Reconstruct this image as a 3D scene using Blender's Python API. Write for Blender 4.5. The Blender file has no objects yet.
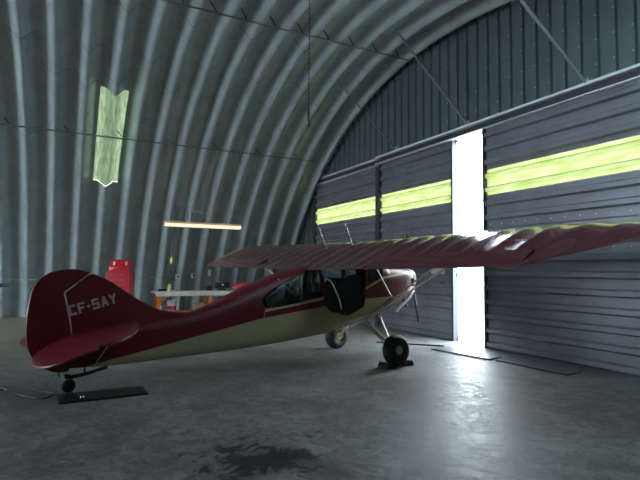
import bpy, bmesh, math, random
from mathutils import Vector, Matrix
random.seed(7)
S = bpy.context.scene
COL = S.collection

# ------------------------------------------------------------------ camera, light, exposure
F_PX, YAW, PITCH, ROLL, CAM_H = 496.0, 0.47248, 0.058655, 0.0083485, 1.56
def make_camera():
    a, t, r = YAW, PITCH, ROLL
    F = Vector((-math.cos(a)*math.cos(t), math.sin(a)*math.cos(t), math.sin(t)))
    R = Vector((math.sin(a), math.cos(a), 0)); U = R.cross(F)
    R2 = R*math.cos(r)+U*math.sin(r); U2 = -R*math.sin(r)+U*math.cos(r)
    cd = bpy.data.cameras.new('camera'); cd.sensor_width = 36; cd.lens = F_PX/640*36
    cd.clip_start = 0.05; cd.clip_end = 500
    co = bpy.data.objects.new('camera', cd); COL.objects.link(co)
    m = Matrix((R2, U2, -F)).transposed().to_4x4(); m.translation = (0, 0, CAM_H)
    co.matrix_world = m
    S.camera = co
make_camera()

w = bpy.data.worlds.new('overcast_sky'); S.world = w; w.use_nodes = True
bg = w.node_tree.nodes['Background']
bg.inputs['Color'].default_value = (0.80, 0.92, 1.0, 1); bg.inputs['Strength'].default_value = 21.0
S.view_settings.view_transform = 'Standard'; S.view_settings.look = 'None'
S.view_settings.gamma = 1; S.view_settings.exposure = 0.2; S.view_settings.use_curve_mapping = False
S.cycles.use_denoising = True
S.cycles.max_bounces = 10; S.cycles.diffuse_bounces = 5; S.cycles.glossy_bounces = 4
S.cycles.transmission_bounces = 4; S.cycles.transparent_max_bounces = 8
S.cycles.sample_clamp_indirect = 8.0
S.cycles.caustics_reflective = False; S.cycles.caustics_refractive = False

def portal(name, loc, rot, sx, sy):
    l = bpy.data.lights.new(name, 'AREA'); l.shape = 'RECTANGLE'; l.size = sx; l.size_y = sy
    l.cycles.is_portal = True
    o = bpy.data.objects.new(name, l); COL.objects.link(o); o.location = loc; o.rotation_euler = rot

# ------------------------------------------------------------------ materials
def mat(name, color, rough=0.5, metal=0.0, bump=0.0, bscale=30, var=0.0, vscale=4, coat=0.0, spec=0.5, emit=None, estr=0):
    m = bpy.data.materials.new(name); m.use_nodes = True; nt = m.node_tree; N = nt.nodes; L = nt.links
    b = N['Principled BSDF']
    b.inputs['Base Color'].default_value = (*color, 1); b.inputs['Roughness'].default_value = rough
    b.inputs['Metallic'].default_value = metal; b.inputs['Coat Weight'].default_value = coat
    b.inputs['Specular IOR Level'].default_value = spec
    tc = N.new('ShaderNodeTexCoord')
    if var > 0:
        n = N.new('ShaderNodeTexNoise'); n.inputs['Scale'].default_value = vscale; n.inputs['Detail'].default_value = 6
        L.new(tc.outputs['Object'], n.inputs['Vector'])
        r = N.new('ShaderNodeValToRGB'); r.color_ramp.elements[0].position = 0.3; r.color_ramp.elements[1].position = 0.7
        r.color_ramp.elements[0].color = (*[c*(1-var) for c in color], 1)
        r.color_ramp.elements[1].color = (*[min(1, c*(1+var)) for c in color], 1)
        L.new(n.outputs['Fac'], r.inputs['Fac']); L.new(r.outputs['Color'], b.inputs['Base Color'])
    if bump > 0:
        n2 = N.new('ShaderNodeTexNoise'); n2.inputs['Scale'].default_value = bscale; n2.inputs['Detail'].default_value = 4
        L.new(tc.outputs['Object'], n2.inputs['Vector'])
        bp = N.new('ShaderNodeBump'); bp.inputs['Strength'].default_value = bump; bp.inputs['Distance'].default_value = 0.01
        L.new(n2.outputs['Fac'], bp.inputs['Height']); L.new(bp.outputs['Normal'], b.inputs['Normal'])
    if emit:
        b.inputs['Emission Color'].default_value = (*emit, 1); b.inputs['Emission Strength'].default_value = estr
    return m

def translucent(name, c1, c2, scale=(1, 1, 1), nscale=3.0):
    m = bpy.data.materials.new(name); m.use_nodes = True; nt = m.node_tree; N = nt.nodes; L = nt.links
    for n in list(N): N.remove(n)
    out = N.new('ShaderNodeOutputMaterial'); tr = N.new('ShaderNodeBsdfTranslucent'); gl = N.new('ShaderNodeBsdfGlossy')
    df = N.new('ShaderNodeBsdfDiffuse')
    tc = N.new('ShaderNodeTexCoord'); mp = N.new('ShaderNodeMapping'); mp.inputs['Scale'].default_value = scale
    n = N.new('ShaderNodeTexNoise'); n.inputs['Scale'].default_value = nscale; n.inputs['Detail'].default_value = 8
    r = N.new('ShaderNodeValToRGB'); r.color_ramp.elements[0].position = 0.35; r.color_ramp.elements[1].position = 0.65
    r.color_ramp.elements[0].color = (*c1, 1); r.color_ramp.elements[1].color = (*c2, 1)
    L.new(tc.outputs['Object'], mp.inputs['Vector']); L.new(mp.outputs['Vector'], n.inputs['Vector'])
    L.new(n.outputs['Fac'], r.inputs['Fac']); L.new(r.outputs['Color'], tr.inputs['Color']); L.new(r.outputs['Color'], df.inputs['Color'])
    gl.inputs['Roughness'].default_value = 0.3
    m1 = N.new('ShaderNodeMixShader'); m1.inputs[0].default_value = 0.3
    L.new(tr.outputs[0], m1.inputs[1]); L.new(df.outputs[0], m1.inputs[2])
    m2 = N.new('ShaderNodeMixShader'); m2.inputs[0].default_value = 0.04
    L.new(m1.outputs[0], m2.inputs[1]); L.new(gl.outputs[0], m2.inputs[2]); L.new(m2.outputs[0], out.inputs['Surface'])
    return m

def glassmat(name, tint=(0.75, 0.85, 0.85)):
    m = bpy.data.materials.new(name); m.use_nodes = True; nt = m.node_tree; N = nt.nodes; L = nt.links
    for n in list(N): N.remove(n)
    out = N.new('ShaderNodeOutputMaterial'); tr = N.new('ShaderNodeBsdfTransparent'); gl = N.new('ShaderNodeBsdfGlossy')
    tr.inputs['Color'].default_value = (*tint, 1); gl.inputs['Roughness'].default_value = 0.08
    fr = N.new('ShaderNodeFresnel'); fr.inputs['IOR'].default_value = 1.45
    mx = N.new('ShaderNodeMixShader'); L.new(fr.outputs[0], mx.inputs[0]); L.new(tr.outputs[0], mx.inputs[1]); L.new(gl.outputs[0], mx.inputs[2])
    L.new(mx.outputs[0], out.inputs['Surface']); return m

RED = (0.13, 0.002, 0.012); CREAM = (0.42, 0.38, 0.20)
M = dict(
    galv=mat('galvanised_steel', (0.41, 0.48, 0.50), 0.34, 0.45, 0.08, 9, 0.12, 2.2),
    gable=mat('dark_green_steel', (0.15, 0.195, 0.20), 0.34, 0.5, 0.08, 20, 0.12, 1.5),
    door=mat('door_steel', (0.19, 0.20, 0.235), 0.40, 0.35, 0.10, 14, 0.2, 1.3),
    frame=mat('frame_steel', (0.06, 0.066, 0.075), 0.45, 0.5),
    track=mat('track_steel', (0.80, 0.85, 0.92), 0.4, 0.3),
    red=mat('red_dope', RED, 0.36, 0, 0, coat=0.12),
    wingred=mat('red_wing_fabric', (0.085, 0.010, 0.018), 0.25, 0, 0.05, 60, coat=0.5),
    cream=mat('cream_paint', CREAM, 0.35, 0, coat=0.2),
    white=mat('white_paint', (0.75, 0.74, 0.70), 0.4),
    silver=mat('polished_metal', (0.6, 0.6, 0.6), 0.25, 0.9),
    tube=mat('cream_tube', (0.45, 0.41, 0.30), 0.35, 0.2),
    lining=mat('cabin_lining', (0.45, 0.42, 0.30), 0.8),
    navy=mat('navy_upholstery', (0.008, 0.010, 0.025), 0.75),
    rubber=mat('tire_rubber', (0.012, 0.012, 0.013), 0.65, 0, 0.2, 80),
    black=mat('black_plastic', (0.01, 0.01, 0.012), 0.5),
    mat_=mat('floor_mat_rubber', (0.012, 0.013, 0.014), 0.6),
    plate=mat('floor_plate', (0.09, 0.10, 0.11), 0.42, 0.2, 0.2, 30, 0.2),
    chest=mat('chest_red', (0.5, 0.012, 0.025), 0.35, 0, coat=0.3),
    orange=mat('orange_frame', (0.65, 0.19, 0.03), 0.5),
    bench=mat('bench_top', (0.66, 0.66, 0.60), 0.5, 0, 0, var=0.12, vscale=6),
    yellow=mat('yellow_green_plastic', (0.62, 0.72, 0.10), 0.5),
    lamp=mat('lamp_housing', (0.72, 0.55, 0.40), 0.5),
    pink=mat('red_cloth', (0.62, 0.05, 0.09), 0.8),
    blue=mat('blue_grey_paint', (0.06, 0.08, 0.13), 0.4),
    card=mat('cardboard', (0.30, 0.24, 0.17), 0.8),
    letter=mat('faded_lettering', (0.60, 0.46, 0.42), 0.6),
    cable=mat('grey_cable', (0.35, 0.36, 0.36), 0.5),
    rodm=mat('rod_steel', (0.22, 0.235, 0.25), 0.4, 0.4),
    dark=mat('dark_steel', (0.03, 0.032, 0.035), 0.4, 0.6),
    green=translucent('green_fibreglass', (0.0809, 0.1011, 0.0246), (0.1214, 0.1257, 0.0607), (0.8, 1, 6), 3),
    sky=translucent('skylight_fibreglass', (0.019, 0.0253, 0.0137), (0.0422, 0.0485, 0.0274), (1, 5, 1), 4),
    sky_added=translucent('added_clear_fibreglass', (0.26, 0.30, 0.33), (0.32, 0.36, 0.38), (1, 5, 1), 4),  # only for the skylights added out of view as extra light
    glass=glassmat('clear_acrylic'),
)

def floor_material():
    m = bpy.data.materials.new('worn_concrete'); m.use_nodes = True; nt = m.node_tree; N = nt.nodes; L = nt.links
    b = N['Principled BSDF']; tc = N.new('ShaderNodeTexCoord')
    def noise(scale, detail=8, rough=0.6, dist=0):
        n = N.new('ShaderNodeTexNoise'); n.inputs['Scale'].default_value = scale; n.inputs['Detail'].default_value = detail
        n.inputs['Roughness'].default_value = rough; n.inputs['Distortion'].default_value = dist
        L.new(tc.outputs['Object'], n.inputs['Vector']); return n
    def ramp(src, pts):
        r = N.new('ShaderNodeValToRGB'); e = r.color_ramp.elements
        e[0].position, e[0].color = pts[0][0], (*[pts[0][1]]*3, 1); e[1].position, e[1].color = pts[1][0], (*[pts[1][1]]*3, 1)
        L.new(src.outputs['Fac'], r.inputs['Fac']); return r
    n1 = noise(0.7, 10, 0.65, 0.6); r1 = N.new('ShaderNodeValToRGB')
    r1.color_ramp.elements[0].position = 0.32; r1.color_ramp.elements[0].color = (0.10, 0.103, 0.100, 1)
    r1.color_ramp.elements[1].position = 0.68; r1.color_ramp.elements[1].color = (0.25, 0.25, 0.24, 1)
    L.new(n1.outputs['Fac'], r1.inputs['Fac'])
    n2 = noise(5, 10, 0.75, 1.5); r2 = ramp(n2, [(0.39, 0.42), (0.60, 1.35)])
    mx = N.new('ShaderNodeMix'); mx.data_type = 'RGBA'; mx.blend_type = 'MULTIPLY'; mx.inputs['Factor'].default_value = 0.8
    L.new(r1.outputs['Color'], mx.inputs['A']); L.new(r2.outputs['Color'], mx.inputs['B'])
    # oil stains around one spot
    vm = N.new('ShaderNodeVectorMath'); vm.operation = 'DISTANCE'; vm.inputs[1].default_value = (-3.95, 1.45, 0)
    mp = N.new('ShaderNodeMapping'); mp.inputs['Scale'].default_value = (1, 1, 1)
    L.new(tc.outputs['Object'], mp.inputs['Vector']); L.new(mp.outputs['Vector'], vm.inputs[0])
    n3 = noise(4.5, 6, 0.6, 0.8)
    ad = N.new('ShaderNodeMath'); ad.operation = 'MULTIPLY_ADD'; ad.inputs[1].default_value = -2.4; ad.inputs[2].default_value = 1.25
    L.new(n3.outputs['Fac'], ad.inputs[0])
    a2 = N.new('ShaderNodeMath'); a2.operation = 'ADD'; L.new(vm.outputs['Value'], a2.inputs[0]); L.new(ad.outputs[0], a2.inputs[1])
    r3 = N.new('ShaderNodeValToRGB'); r3.color_ramp.elements[0].position = 0.30; r3.color_ramp.elements[0].color = (0.22, 0.22, 0.22, 1)
    r3.color_ramp.elements[1].position = 0.48; r3.color_ramp.elements[1].color = (1, 1, 1, 1)
    L.new(a2.outputs[0], r3.inputs['Fac'])
    n4 = noise(2.2, 12, 0.8, 0.4); r4 = ramp(n4, [(0.30, 0.30), (0.40, 1.0)])
    mx2 = N.new('ShaderNodeMix'); mx2.data_type = 'RGBA'; mx2.blend_type = 'MULTIPLY'; mx2.inputs['Factor'].default_value = 1
    L.new(mx.outputs['Result'], mx2.inputs['A']); L.new(r3.outputs['Color'], mx2.inputs['B'])
    mx3 = N.new('ShaderNodeMix'); mx3.data_type = 'RGBA'; mx3.blend_type = 'MULTIPLY'; mx3.inputs['Factor'].default_value = 1
    L.new(mx2.outputs['Result'], mx3.inputs['A']); L.new(r4.outputs['Color'], mx3.inputs['B'])
    b.inputs['Specular IOR Level'].default_value = 0.3
    sx = N.new('ShaderNodeSeparateXYZ'); L.new(tc.outputs['Object'], sx.inputs[0])
    n6 = noise(0.9, 5, 0.6, 0.5)
    m6 = N.new('ShaderNodeMath'); m6.operation = 'MULTIPLY_ADD'; m6.inputs[1].default_value = 4.0; L.new(n6.outputs['Fac'], m6.inputs[0]); L.new(sx.outputs['X'], m6.inputs[2])
    mr6 = N.new('ShaderNodeMapRange'); mr6.inputs['From Min'].default_value = -7.0; mr6.inputs['From Max'].default_value = -11.0; L.new(m6.outputs[0], mr6.inputs['Value'])
    mx4 = N.new('ShaderNodeMix'); mx4.data_type = 'RGBA'; mx4.blend_type = 'MIX'
    dust = N.new('ShaderNodeMix'); dust.data_type = 'RGBA'; dust.inputs['A'].default_value = (0.20, 0.17, 0.13, 1); dust.inputs['B'].default_value = (0.46, 0.40, 0.31, 1)
    L.new(n2.outputs['Fac'], dust.inputs['Factor'])
    L.new(mr6.outputs[0], mx4.inputs['Factor']); L.new(mx3.outputs['Result'], mx4.inputs['A']); L.new(dust.outputs['Result'], mx4.inputs['B'])
    L.new(mx4.outputs['Result'], b.inputs['Base Color'])
    r5 = ramp(n2, [(0.3, 0.38), (0.7, 0.68)]); L.new(r5.outputs['Color'], b.inputs['Roughness'])
    bp = N.new('ShaderNodeBump'); bp.inputs['Strength'].default_value = 0.35; bp.inputs['Distance'].default_value = 0.008
    L.new(n2.outputs['Fac'], bp.inputs['Height']); L.new(bp.outputs['Normal'], b.inputs['Normal'])
    return m
M['floor'] = floor_material()

def curve_node(nt, src, pts, u0, u1, v1):
    """piecewise linear z(u): float curve over [u0,u1] scaled to [0,v1]"""
    N, L = nt.nodes, nt.links
    mr = N.new('ShaderNodeMapRange'); mr.inputs['From Min'].default_value = u0; mr.inputs['From Max'].default_value = u1
    L.new(src, mr.inputs['Value'])
    fc = N.new('ShaderNodeFloatCurve'); c = fc.mapping.curves[0]
    P = [((u-u0)/(u1-u0), v/v1) for u, v in pts]
    c.points[0].location = P[0]; c.points[1].location = P[-1]
    for q in P[1:-1]: c.points.new(*q)
    for q in c.points: q.handle_type = 'VECTOR'
    fc.mapping.update()
    L.new(mr.outputs[0], fc.inputs['Value'])
    mu = N.new('ShaderNodeMath'); mu.operation = 'MULTIPLY'; mu.inputs[1].default_value = v1
    L.new(fc.outputs[0], mu.inputs[0]); return mu.outputs[0]

def fuselage_material():
    m = mat('fuselage_paint', RED, 0.42, 0, coat=0.06, spec=0.4); nt = m.node_tree; N, L = nt.nodes, nt.links
    b = N['Principled BSDF']; tc = N.new('ShaderNodeTexCoord'); sp = N.new('ShaderNodeSeparateXYZ')
    L.new(tc.outputs['Object'], sp.inputs[0]); Y, Z = sp.outputs['Y'], sp.outputs['Z']
    z1 = curve_node(nt, Y, [(-5, .2), (-4.6, .31), (-2.22, .815), (-1.1, .965), (-.22, 1.06), (.6, 1.09), (1.5, 1.12)], -5, 1.5, 2)
    zb = curve_node(nt, Y, [(-5, 0), (-1.5, .2), (-1.0, .50), (-.35, .68), (0, .84), (.45, 1.15), (1.5, 1.3)], -5, 1.5, 2)
    s2 = curve_node(nt, Y, [(-5, 0), (-2.25, .1), (-2.2, .925), (-1.16, 1.085), (-.24, 1.24), (.17, 1.42), (.8, 1.50), (1.5, 1.52)], -5, 1.5, 2)
    def mth(op, a, bb):
        n = N.new('ShaderNodeMath'); n.operation = op
        for i, v in enumerate((a, bb)):
            if isinstance(v, (int, float)): n.inputs[i].default_value = v
            else: L.new(v, n.inputs[i])
        return n.outputs[0]
    low = mth('MULTIPLY', mth('LESS_THAN', Z, z1), mth('GREATER_THAN', Z, zb))
    st = mth('LESS_THAN', mth('ABSOLUTE', mth('SUBTRACT', Z, s2), 0), 0.022)
    msk = mth('MAXIMUM', low, st)
    mx = N.new('ShaderNodeMix'); mx.data_type = 'RGBA'
    mx.inputs['A'].default_value = (*RED, 1); mx.inputs['B'].default_value = (*CREAM, 1)
    L.new(msk, mx.inputs['Factor']); L.new(mx.outputs['Result'], b.inputs['Base Color']); return m
M['fuse'] = fuselage_material()

# ------------------------------------------------------------------ mesh helpers
def link(name, me, parent=None):
    o = bpy.data.objects.new(name, me); COL.objects.link(o)
    if parent: o.parent = parent
    return o
def finish(name, bm, m, parent=None, smooth=True, angle=40, bevel=0):
    bmesh.ops.recalc_face_normals(bm, faces=bm.faces)
    me = bpy.data.meshes.new(name); bm.to_mesh(me); bm.free()
    for k in (m if isinstance(m, (list, tuple)) else [m]): me.materials.append(k)
    if smooth:
        me.polygons.foreach_set('use_smooth', [True]*len(me.polygons))
        try: me.set_sharp_from_angle(angle=math.radians(angle))
        except Exception: pass
    o = link(name, me, parent)
    if bevel:
        b = o.modifiers.new('bevel', 'BEVEL'); b.width = bevel; b.segments = 2; b.limit_method = 'ANGLE'
    return o
def box(bm, c, s, rot=None):
    r = bmesh.ops.create_cube(bm, size=1)['verts']
    mtx = Matrix.Translation(c) @ (rot.to_4x4() if rot else Matrix.Identity(4)) @ Matrix.Diagonal((*s, 1))
    bmesh.ops.transform(bm, matrix=mtx, verts=r); return r
def cyl(bm, a, b, r0, r1=None, n=12):
    a, b = Vector(a), Vector(b); d = b-a
    vs = bmesh.ops.create_cone(bm, cap_ends=True, segments=n, radius1=r0, radius2=r0 if r1 is None else r1, depth=d.length)['verts']
    bmesh.ops.transform(bm, matrix=Matrix.Translation((a+b)/2) @ d.to_track_quat('Z', 'Y').to_matrix().to_4x4(), verts=vs)
    return vs
def tube(bm, pts, r, n=8, closed=False):
    pts = [Vector(q) for q in pts]; rings = []
    for i, q in enumerate(pts):
        d = (pts[min(i+1, len(pts)-1)]-pts[max(i-1, 0)]).normalized()
        x = d.orthogonal().normalized() if not rings else (px_-d*px_.dot(d)).normalized()
        px_ = x; y = d.cross(x); rr = r[i] if isinstance(r, (list, tuple)) else r
        rings.append([bm.verts.new(q+(x*math.cos(2*math.pi*k/n)+y*math.sin(2*math.pi*k/n))*rr) for k in range(n)])
    for a, b in zip(rings, rings[1:]):
        for k in range(n): bm.faces.new((a[k], a[(k+1) % n], b[(k+1) % n], b[k]))
    bm.faces.new(rings[0]); bm.faces.new(rings[-1])
def smoothpath(pts, k=6):
    P = [Vector(q) for q in pts]; out = []
    for i in range(len(P)-1):
        p0, p1, p2, p3 = P[max(i-1, 0)], P[i], P[i+1], P[min(i+2, len(P)-1)]
        for j in range(k):
            t = j/k
            out.append(.5*((2*p1)+(p2-p0)*t+(2*p0-5*p1+4*p2-p3)*t*t+(3*p1-3*p2+p3-p0)*t**3))
    return out+[P[-1]]
def lathe(bm, prof, axis='X', c=(0, 0, 0), n=32):
    """prof = list of (axial, radius)"""
    rings = []
    for h, r in prof:
        ring = []
        for k in range(n):
            t = 2*math.pi*k/n; u, v = r*math.cos(t), r*math.sin(t)
            q = {'X': (h, u, v), 'Y': (u, h, v), 'Z': (u, v, h)}[axis]
            ring.append(bm.verts.new(Vector(q)+Vector(c)))
        rings.append(ring)
    for a, b in zip(rings, rings[1:]):
        for k in range(n): bm.faces.new((a[k], a[(k+1) % n], b[(k+1) % n], b[k]))
    if prof[0][1] > 1e-4: bm.faces.new(rings[0])
    if prof[-1][1] > 1e-4: bm.faces.new(rings[-1])
    bmesh.ops.remove_doubles(bm, verts=bm.verts, dist=1e-5)
def grid(bm, rows, mi=0):
    V = [[bm.verts.new(q) for q in r] for r in rows]
    for a, b in zip(V, V[1:]):
        for i in range(len(a)-1):
            f = bm.faces.new((a[i], a[i+1], b[i+1], b[i])); f.material_index = mi
    return V
def slab(bm, outline, t, axis='X', x0=0.0):
    """extruded polygon; outline = (y,z) for axis X, (x,y) for Z"""
    def q(a, b, h): return {'X': (h, a, b), 'Z': (a, b, h), 'Y': (a, h, b)}[axis]
    A = [bm.verts.new(q(a, b, x0-t/2)) for a, b in outline]; B = [bm.verts.new(q(a, b, x0+t/2)) for a, b in outline]
    bm.faces.new(A); bm.faces.new(B[::-1]); n = len(A)
    for i in range(n): bm.faces.new((A[i], A[(i+1) % n], B[(i+1) % n], B[i]))
def thing(name, label, cat, loc=(0, 0, 0), rz=0, group=None):
    o = bpy.data.objects.new(name, None); COL.objects.link(o); o.location = loc; o.rotation_euler = (0, 0, rz)
    o['label'] = label; o['category'] = cat
    if group: o['group'] = group
    return o
def tag(o, label, cat, group=None):
    o['label'] = label; o['category'] = cat
    if group: o['group'] = group
    return o
def struct(o): o['kind'] = 'structure'; return o

# ------------------------------------------------------------------ hangar shell
XC, ZC, RR = -8.627, -2.732, 9.667        # arch centre and crest radius
WR = 1.25                                 # right half is a little wider
Y0, Y1 = -9.4, 7.70                       # back and front ends
PITCHR, CREST = 0.66, 0.95
def arch(t, r):                           # t: angle from vertical, negative to the left
    return (XC + (r*(WR if t > 0 else 1))*math.sin(t), ZC + r*math.cos(t))
TB = math.acos((-ZC-.12)/RR)              # floor angle, a little below the floor
def bulge(y):
    u = ((y-CREST)/PITCHR) % 1.0; u = min(u, 1-u)     # 0 at crest
    return 0.26*(0.5+0.5*math.cos(math.pi*min(1, u/0.38)))
def shell(t0, t1, y0, y1, n, name, m, skip=None, dr=0.0):
    ys = []; y = y0
    step = PITCHR/20
    k = int(round((y1-y0)/step)); ys = [y0+(y1-y0)*i/k for i in range(k+1)]
    bm = bmesh.new(); V = {}
    def vert(i, j):
        if (i, j) not in V:
            t = t0+(t1-t0)*i/n; r = RR+0.26-bulge(ys[j])+dr; x, z = arch(t, r)
            V[i, j] = bm.verts.new((x, ys[j], z))
        return V[i, j]
    for i in range(n):
        tm = t0+(t1-t0)*(i+.5)/n
        for j in range(k):
            ym = (ys[j]+ys[j+1])/2
            if skip and skip(tm, ym): continue
            bm.faces.new((vert(i, j), vert(i+1, j), vert(i+1, j+1), vert(i, j+1)))
    return finish(name, bm, m, angle=60)
def ang(z): return -math.acos((z-ZC)/RR)
T_SK0, T_SK1 = ang(3.95), ang(5.80)
T_WALL = ang(3.0)
added_sky = [(5.6, 0.32, 0.80), (4.3, 0.32, 0.80)]   # unseen skylights added on the right side to light ribs and gable
def is_sky(t, y):
    if T_SK0 < t < T_SK1 and CREST-PITCHR/2 < y < CREST+PITCHR/2: return True
    for yc, a, b in added_sky:
        yc2 = CREST+PITCHR*round((yc-CREST)/PITCHR)
        if a < t < b and abs(y-yc2) < PITCHR/2: return True
    return False
def snap(y): return CREST+PITCHR*round((y-CREST)/PITCHR)
YA = CREST-PITCHR*20; YB = CREST+PITCHR*10.5
struct(shell(-TB, T_WALL, YA, YB, 10, 'wall_left', M['galv']))
NC = 110
struct(shell(T_WALL, 1.05, YA, YB, NC, 'ceiling', M['galv'], is_sky))
struct(shell(1.05, TB, YA, YB, 8, 'wall_right', M['galv']))
def skypanel(n, t0, t1, yc, m=None):
    g0 = T_WALL; st = (1.05-g0)/NC
    a = g0+st*(round((t0-g0)/st)-0); b = g0+st*(round((t1-g0)/st)+0)
    o = shell(a, b, yc-PITCHR/2-.01, yc+PITCHR/2+.01, max(2, round((b-a)/st)), 'window_%d' % n, m or M['sky'], dr=.004)
    struct(o)
skypanel(1, T_SK0-.004, T_SK1+.004, CREST)
for i, (yc, a, b) in enumerate(added_sky): skypanel(i+2, a, b, snap(yc), M['sky_added'])  # these panels are added light sources, out of view

# seam lips: where the arch sheets overlap, a thin edge follows every rib
bm = bmesh.new()
for k in range(-8, 12):
    yc = CREST+PITCHR*k
    for zt in ((4.9+0.5*((k*7) % 3), 6.35) if k % 2 else (6.0, 6.75)):
        t = ang(zt)
        if is_sky(t, yc): continue
        pts = []
        for j in range(13):
            y = yc-PITCHR*.46+PITCHR*.92*j/12
            if not YA < y < YB: continue
            x, z = arch(t, RR+.26-bulge(y)-.006); pts.append((x, y, z))
        if len(pts) > 3: tube(bm, pts, 0.004, 5)
struct(finish('trim_1', bm, M['dark']))

# floor and ground
bm = bmesh.new(); box(bm, (-7.5, -3.5, -0.10), (23.0, 23.0, 0.2)); struct(finish('floor', bm, M['floor'], smooth=False))
M['gravel'] = mat('outside_gravel', (0.42, 0.42, 0.40), 0.9, 0, 0.4, 12, 0.2, 3)
bm = bmesh.new(); box(bm, (-7.5, 23.2, -0.16), (60, 30, 0.2)); o = struct(finish('ground', bm, M['gravel'], smooth=False))

# front end wall (vertical ribbed sheets)
HEADZ = 4.58; DX0, DX1 = -15.42, -1.0
def archz(x):
    r = RR+.245
    if x <= XC: s = (x-XC)/r
    else: s = (x-XC)/(r*WR)
    return ZC + r*math.sqrt(max(0, 1-s*s))
def ribbed_wall(name, y, x0, x1, zlow, m, sgn=-1):
    bm = bmesh.new(); prof = [(0, 0), (.10, 0), (.115, .05), (.165, .05), (.18, 0), (.305, 0)]
    xs = []; x = x0
    while x < x1:
        for a, d in prof[:-1]:
            if x+a < x1: xs.append((x+a, d))
        x += .305
    xs.append((x1, 0)); prev = None
    for x, d in xs:
        zl, zt = zlow(x), archz(x)
        if zt < zl+.02: prev = None; continue
        cur = (bm.verts.new((x, y+sgn*d, zl)), bm.verts.new((x, y+sgn*d, zt)))
        if prev and abs(prev[0].co.z-zl) < .5: bm.faces.new((prev[0], cur[0], cur[1], prev[1]))
        prev = cur
    o = finish(name, bm, m, smooth=False); s = o.modifiers.new('thick', 'SOLIDIFY'); s.thickness = .012; s.offset = 1 if sgn > 0 else -1
    return struct(o)
wf = ribbed_wall('wall_front', 7.86, -18.4, 3.6, lambda x: 0 if (x < DX0 or x > DX1) else HEADZ-.1, M['gable'])
# little ledge of screws on the gable ribs
bm = bmesh.new()
x = -18.4+.145
while x < 3:
    if DX0 < x < DX1 and x > -9:
        z = HEADZ+.45
        while z < archz(x)-.15:
            cyl(bm, (x, 7.812, z), (x, 7.80, z), .011, n=6); z += .42
    x += .305
o = finish('screw_row', bm, M['track'], wf); o['kind'] = 'stuff'
ribbed_wall('wall_back', YA+.02, -18.4, 3.6, lambda x: 0 if (x < -13.5 or x > -8.0) else 4.2, M['gable'], 1)  # open doorway in this unseen wall is added to bring out the ribs
portal('back_portal', (-10.75, YA-.05, 2.1), (math.radians(-90), 0, 0), 5.5, 4.2)

# flashing angle following the arch
def arcstrip(name, y, r0, r1, m):
    bm = bmesh.new(); rows = []
    for i in range(81):
        t = -TB*1.0+2*TB*i/80; a = arch(t, r0); b = arch(t, r1)
        rows.append([(a[0], y, a[1]), (b[0], y, b[1]), (b[0], y+.05, b[1]), (a[0], y+.05, a[1])])
    V = grid(bm, rows)
    for a, b in zip(V, V[1:]): bm.faces.new((a[3], a[0], b[0], b[3]))
    return struct(finish(name, bm, m))
arcstrip('trim_2', 7.82, RR+.1, RR+.33, M['galv'])

# door header and track
bm = bmesh.new()
box(bm, ((DX0+DX1)/2, 7.80, HEADZ+.02), (DX1-DX0+.3, .20, .24))
struct(finish('trim_3', bm, M['frame'], smooth=False, bevel=.01))
bm = bmesh.new()
cx, ln = (DX0+DX1)/2, DX1-DX0+.2
for (x0_, x1_, dz, dy) in ((DX0-.1, -11.45, -.03, .02), (-11.52, DX1+.1, 0, 0)):
    c_, l_ = (x0_+x1_)/2, x1_-x0_
    box(bm, (c_, 7.65+dy, HEADZ+.10+dz), (l_, .12, .05)); box(bm, (c_, 7.63+dy, HEADZ-.085+dz), (l_, .12, .025))
struct(finish('trim_4', bm, M['track'], smooth=False, bevel=.006))
# corner posts
bm = bmesh.new(); box(bm, (DX0-.03, 7.76, HEADZ/2-.06), (.12, .12, HEADZ-.1)); struct(finish('trim_5', bm, M['door'], smooth=False, bevel=.01))
bm = bmesh.new(); box(bm, (DX1+.03, 7.76, HEADZ/2-.06), (.12, .12, HEADZ-.1)); struct(finish('trim_6', bm, M['door'], smooth=False, bevel=.01))

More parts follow.
